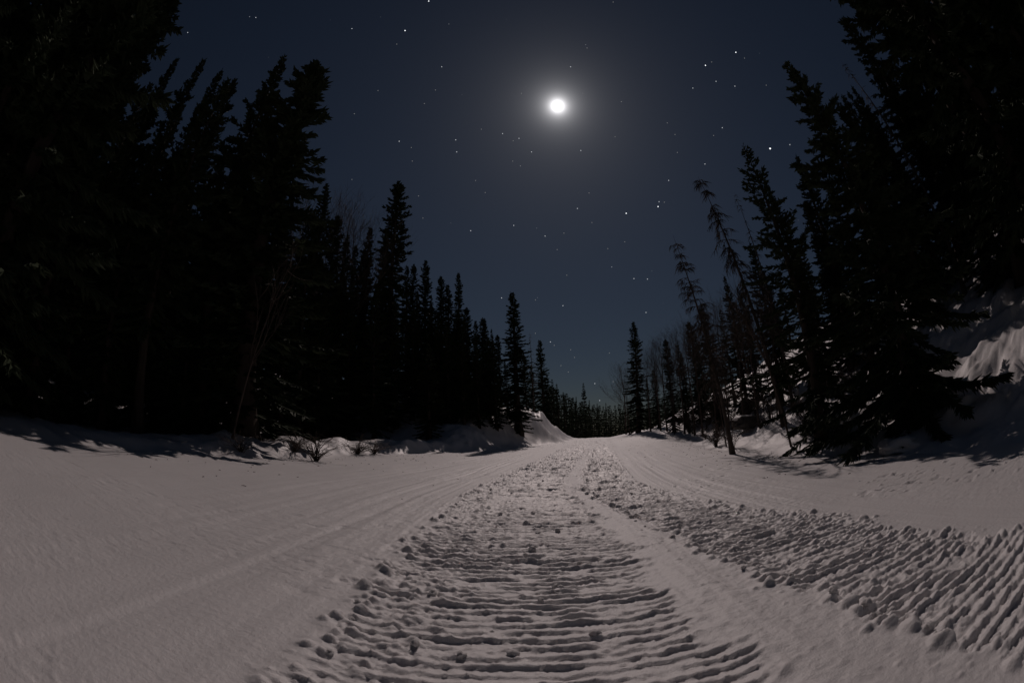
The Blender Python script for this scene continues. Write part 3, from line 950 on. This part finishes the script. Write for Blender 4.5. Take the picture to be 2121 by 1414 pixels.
# ---- shrubs
SHRUBS = [((655, 955), 1.0, 'arching bare shrub on the lit roadside berm before the dark stand'), ((610, 935), .8, 'low bare shrub on the lit berm next to the arching shrub'),
          ((740, 940), .9, 'small bare shrub on the berm where its lit snow dips'), ((775, 940), .75, 'twiggy shrub at the foot of the dense stand, by a dark bough'), ((500, 930), .7, 'bare shrub in the shade at the edge of the dense stand')]
for (px, sz, lb) in SHRUBS:
    x, y = pix_ground(*px)
    o = bpy.data.objects.new('shrub', PROTO['shrub%d' % rnd.randrange(3)][0])
    C.objects.link(o)
    o.location = (x, y, hz(x, y)); o.rotation_euler = (0, 0, rnd.uniform(0, 6.28)); o.scale = (sz * 1.6, sz * 1.6, sz * 0.75)
    tag(o, lb, 'shrub', 'shrubs along the berm')
for k in range(44):
    y = rnd.uniform(5.2, 24)
    e = rnd.uniform(0.0, 2.6) + (0.6 if y < 9 else 0)
    x = float(centre(np.array([y]))[0] + right_edge(np.array([y]))[0]) + e
    o = bpy.data.objects.new('shrub', PROTO['shrub%d' % rnd.randrange(3)][0])
    C.objects.link(o)
    s = rnd.uniform(0.6, 1.7)
    o.location = (x, y, hz(x, y)); o.rotation_euler = (rnd.uniform(-.2, .2), rnd.uniform(-.25, .1), rnd.uniform(0, 6.28)); o.scale = (s, s, s)
    tag(o, 'leafless shrub poking out of the snow on the bank of the hillside', 'shrub', 'shrubs on the hillside bank')


# ------------------------------------------------------------------ rocks and lumps
def lump_mesh(name, seed, mat, subdiv=3, amp=0.35, flat=0.8):
    import bmesh
    bm = bmesh.new()
    bmesh.ops.create_icosphere(bm, subdivisions=subdiv, radius=1.0)
    v = np.array([q.co[:] for q in bm.verts])
    r = 1 + amp * fbm(v[:, 0] * 1.4 + v[:, 2] * 0.7 + seed, v[:, 1] * 1.4 + v[:, 2] * 0.9, seed, 3) + 0.22 * amp * fbm(v[:, 0] * 5 + v[:, 2] * 3, v[:, 1] * 5 - v[:, 2] * 2, seed + 5, 2)
    for q, c, k in zip(bm.verts, v, r):
        q.co = Vector(c * k)
        q.co.z = max(q.co.z, -0.5) * flat
    me = bpy.data.meshes.new(name)
    bm.to_mesh(me); bm.free()
    for p in me.polygons:
        p.use_smooth = True
    me.materials.append(mat)
    return me


LUMPS = [lump_mesh('snow_lump', 300 + i, M_SNOW, 3, 0.8, 0.85) for i in range(6)]
ROCKS = [lump_mesh('rock', 320 + i, M_ROCK, 3, 0.6, 0.8) for i in range(2)]
CAP = lump_mesh('snow_cap', 330, M_SNOW, 3, 0.4, 0.35)
x, y = pix_ground(1545, 893)
rock = bpy.data.objects.new('rock', None); C.objects.link(rock)
rock.location = (x, y, hz(x, y))
ro = bpy.data.objects.new('stone', ROCKS[0]); C.objects.link(ro); ro.parent = rock; ro.scale = (0.42, 0.38, 0.30); ro.location = (0, 0, .12)
cp = bpy.data.objects.new('snow_cap', CAP); C.objects.link(cp); cp.parent = rock; cp.scale = (0.34, 0.34, 0.28); cp.location = (-0.04, 0.06, 0.30)
tag(rock, 'dark boulder with a snow cap sticking out of the bank by the dead spruce', 'rock')
x, y = pix_ground(1868, 935)
mound = bpy.data.objects.new('snow_mound', LUMPS[1]); C.objects.link(mound)
mound.location = (x + .1, y + .1, hz(x, y) + 0.05); mound.scale = (0.38, 0.32, 0.15)
tag(mound, 'rough mound of dirty snow at the road edge under the dark spruces', 'snow mound')


def surf(x, y):
    a, b = np.array([float(x)]), np.array([float(y)])
    return float(height(a, b)[0] + relief(a, b)[0])


def lump(x, y, s, label, group):
    o = bpy.data.objects.new('snow_lump', LUMPS[rnd.randrange(6)])
    C.objects.link(o)
    o.location = (x, y, surf(x, y) + s * 0.30)
    o.scale = (s * rnd.uniform(.8, 1.25), s * rnd.uniform(.8, 1.2), s * rnd.uniform(.8, 1.15))
    o.rotation_euler = (rnd.uniform(-.3, .3), rnd.uniform(-.3, .3), rnd.uniform(0, 6.28))
    tag(o, label, 'snow lump', group)


L1 = 'loose lump of snow lying in the wide ribbed track'
L2 = 'loose lump of snow on the crumbled edge of the narrower outer track'
for px, wpx in [((1104, 1064), 15), ((1103, 1141), 19), ((1088, 1146), 12), ((1158, 1223), 20), ((1232, 1308), 30), ((910, 1212), 22), ((895, 1226), 24), ((725, 1278), 24), ((742, 1248), 18), ((938, 1135), 14),
                ((1012, 1080), 11), ((990, 1082), 13), ((955, 1098), 12), ((1155, 1098), 14), ((1060, 1022), 10), ((1055, 1014), 9), ((1045, 1025), 9), ((1200, 1163), 12), ((1060, 1348), 34), ((955, 1352), 30), ((1120, 1240), 16), ((860, 1330), 28), ((680, 1345), 26)]:
    v = pix_dir(*px)
    k = -CAM_H / v.z
    lump(v.x * k, v.y * k, max(0.008, wpx * 0.31 / 900 * k), L1, 'loose lumps in the wide ribbed track')
for px, wpx in [((1392, 1117), 19), ((1381, 1081), 15), ((1405, 1092), 14), ((1215, 1025), 12), ((1204, 1017), 9), ((1253, 1026), 8), ((1635, 1205), 24), ((1645, 1212), 20), ((1545, 1165), 17), ((1720, 1246), 24), ((1790, 1268), 28), ((1842, 1270), 34), ((1920, 1305), 32), ((1975, 1110), 17), ((1920, 1122), 16), ((2062, 1320), 34), ((1700, 1075), 11), ((1555, 1068), 11),
                ((1270, 1052), 10), ((1300, 1066), 10), ((1320, 1076), 12), ((1475, 1140), 14), ((1510, 1150), 14)]:
    v = pix_dir(*px)
    k = -CAM_H / v.z
    lump(v.x * k, v.y * k, max(0.008, wpx * 0.31 / 900 * k), L2, 'loose lumps along the outer track')
for k in range(90):
    y = rnd.uniform(0.6, 11)
    if rnd.random() < 0.55:
        u, lb, gp = rnd.uniform(-0.5, 0.15), L1, 'loose lumps in the wide ribbed track'
    else:
        y = 0.6 + (y - 0.6) * 0.4
        sq = 1 - 0.36 * min(1, max(0, (y - 1.2) / 3.2))
        u, lb, gp = sq * rnd.choice([rnd.gauss(0.93, 0.05), rnd.gauss(1.74, 0.05), rnd.uniform(0.95, 1.7)]), L2, 'loose lumps along the outer track'
    lump(float(centre(np.array([y]))[0]) + u, y, rnd.uniform(0.005, 0.012) * (1 + 0.05 * y), lb, gp)

# twigs, cones and needles dropped on the snow: far too many to count
g = Geo()
for k in range(420):
    y = rnd.uniform(3.0, 22)
    side = rnd.random()
    lo, hi = float(left_edge(np.array([y]))[0]), float(right_edge(np.array([y]))[0])
    u = lo + abs(rnd.gauss(0, 1.3)) if side < 0.4 else hi - abs(rnd.gauss(0, 0.9)) if side < 0.8 else rnd.uniform(lo, hi)
    x = float(centre(np.array([y]))[0]) + u
    z = surf(x, y) + 0.004
    a_ = rnd.uniform(0, 6.28)
    l_ = rnd.uniform(0.006, 0.03) 
    g.tube([(x, y, z), (x + l_ * math.cos(a_), y + l_ * math.sin(a_), z + 0.003), (x + 1.8 * l_ * math.cos(a_ + .3), y + 1.8 * l_ * math.sin(a_ + .3), z)], [0.003, 0.0035, 0.002], 4)
v_, f_ = g.arrays()
lit = build('forest_litter', v_, f_, M_DEAD)
tag(lit, 'dark specks of fallen twigs and needles scattered over the packed snow', 'forest litter', None, 'stuff')

# ------------------------------------------------------------------ moon and the brightest stars
mo = lump_mesh('moon', 1, M_MOON, 4, 0.0, 1.0)
for v in mo.vertices:
    v.co.normalize()
moon = bpy.data.objects.new('moon', mo); C.objects.link(moon)
moon.location = MOON * 6000 + Vector((0, 0, CAM_H)); moon.scale = (38, 38, 38)
tag(moon, 'full bright moon glaring white in the night sky', 'moon')


def star_mesh(mat):
    me = lump_mesh('star', 1, mat, 2, 0.0, 1.0)
    for v in me.vertices:
        v.co.normalize()
    return me


SA, SB, SC = star_mesh(M_STAR_A), star_mesh(M_STAR_B), star_mesh(M_STAR_C)


def star(px, py, mag, label, group):
    v = pix_dir(px, py)
    me, r = ((SA, 9.5), (SA, 6.2), (SB, 5.2), (SC, 4.8))[mag]
    o = bpy.data.objects.new('star', me); C.objects.link(o)
    o.location = Vector((0, 0, CAM_H)) + v * 5000
    o.scale = (r, r, r)
    tag(o, label, 'star', group)


star(1595, 308, 0, 'brightest star, a bold white point beside the broad open spruce', None)
for p in [(839, 64), (888, 3), (1524, 109), (1461, 136), (1297, 442), (1845, 224), (1881, 113), (1363, 428)]:
    star(*p, 1, 'bright white star in the night sky', 'bright stars')
for p in [(729, 60), (915, 139), (1182, 139), (1483, 169), (1435, 183), (1522, 179), (1041, 277), (1075, 287), (944, 290), (827, 293), (946, 315), (1101, 315), (1203, 312), (975, 478), (1064, 467), (1129, 489), (1365, 418), (1460, 340), (1385, 374), (1496, 265), (1636, 300), (1684, 381), (1166, 633), (1313, 577), (1341, 578), (1338, 647), (1232, 794), (1242, 829), (1140, 708), (1039, 617), (389, 68), (530, 37), (1897, 416), (1196, 432)]:
    star(*p, 2, 'small clear star in the night sky', 'small stars')
for p in [(822, 92), (783, 188), (879, 215), (1063, 292), (997, 268), (852, 306), (854, 334), (1080, 194), (1062, 334), (1078, 344), (985, 374), (1005, 399), (867, 406), (876, 452), (1168, 483), (1154, 517), (1226, 461), (1220, 400), (1376, 419), (1382, 255), (1287, 211), (1274, 284), (1398, 279), (1403, 316), (1270, 5), (1542, 121), (1474, 129), (1587, 177), (734, 236), (729, 372), (1109, 621), (1174, 570), (1182, 724), (1190, 740), (1162, 757), (1177, 770), (1148, 715), (1109, 690), (1262, 731), (1270, 790), (1259, 515), (1294, 501), (1216, 100), (1478, 281), (902, 187)]:
    star(*p, 3, 'faint star in the night sky', 'faint stars')
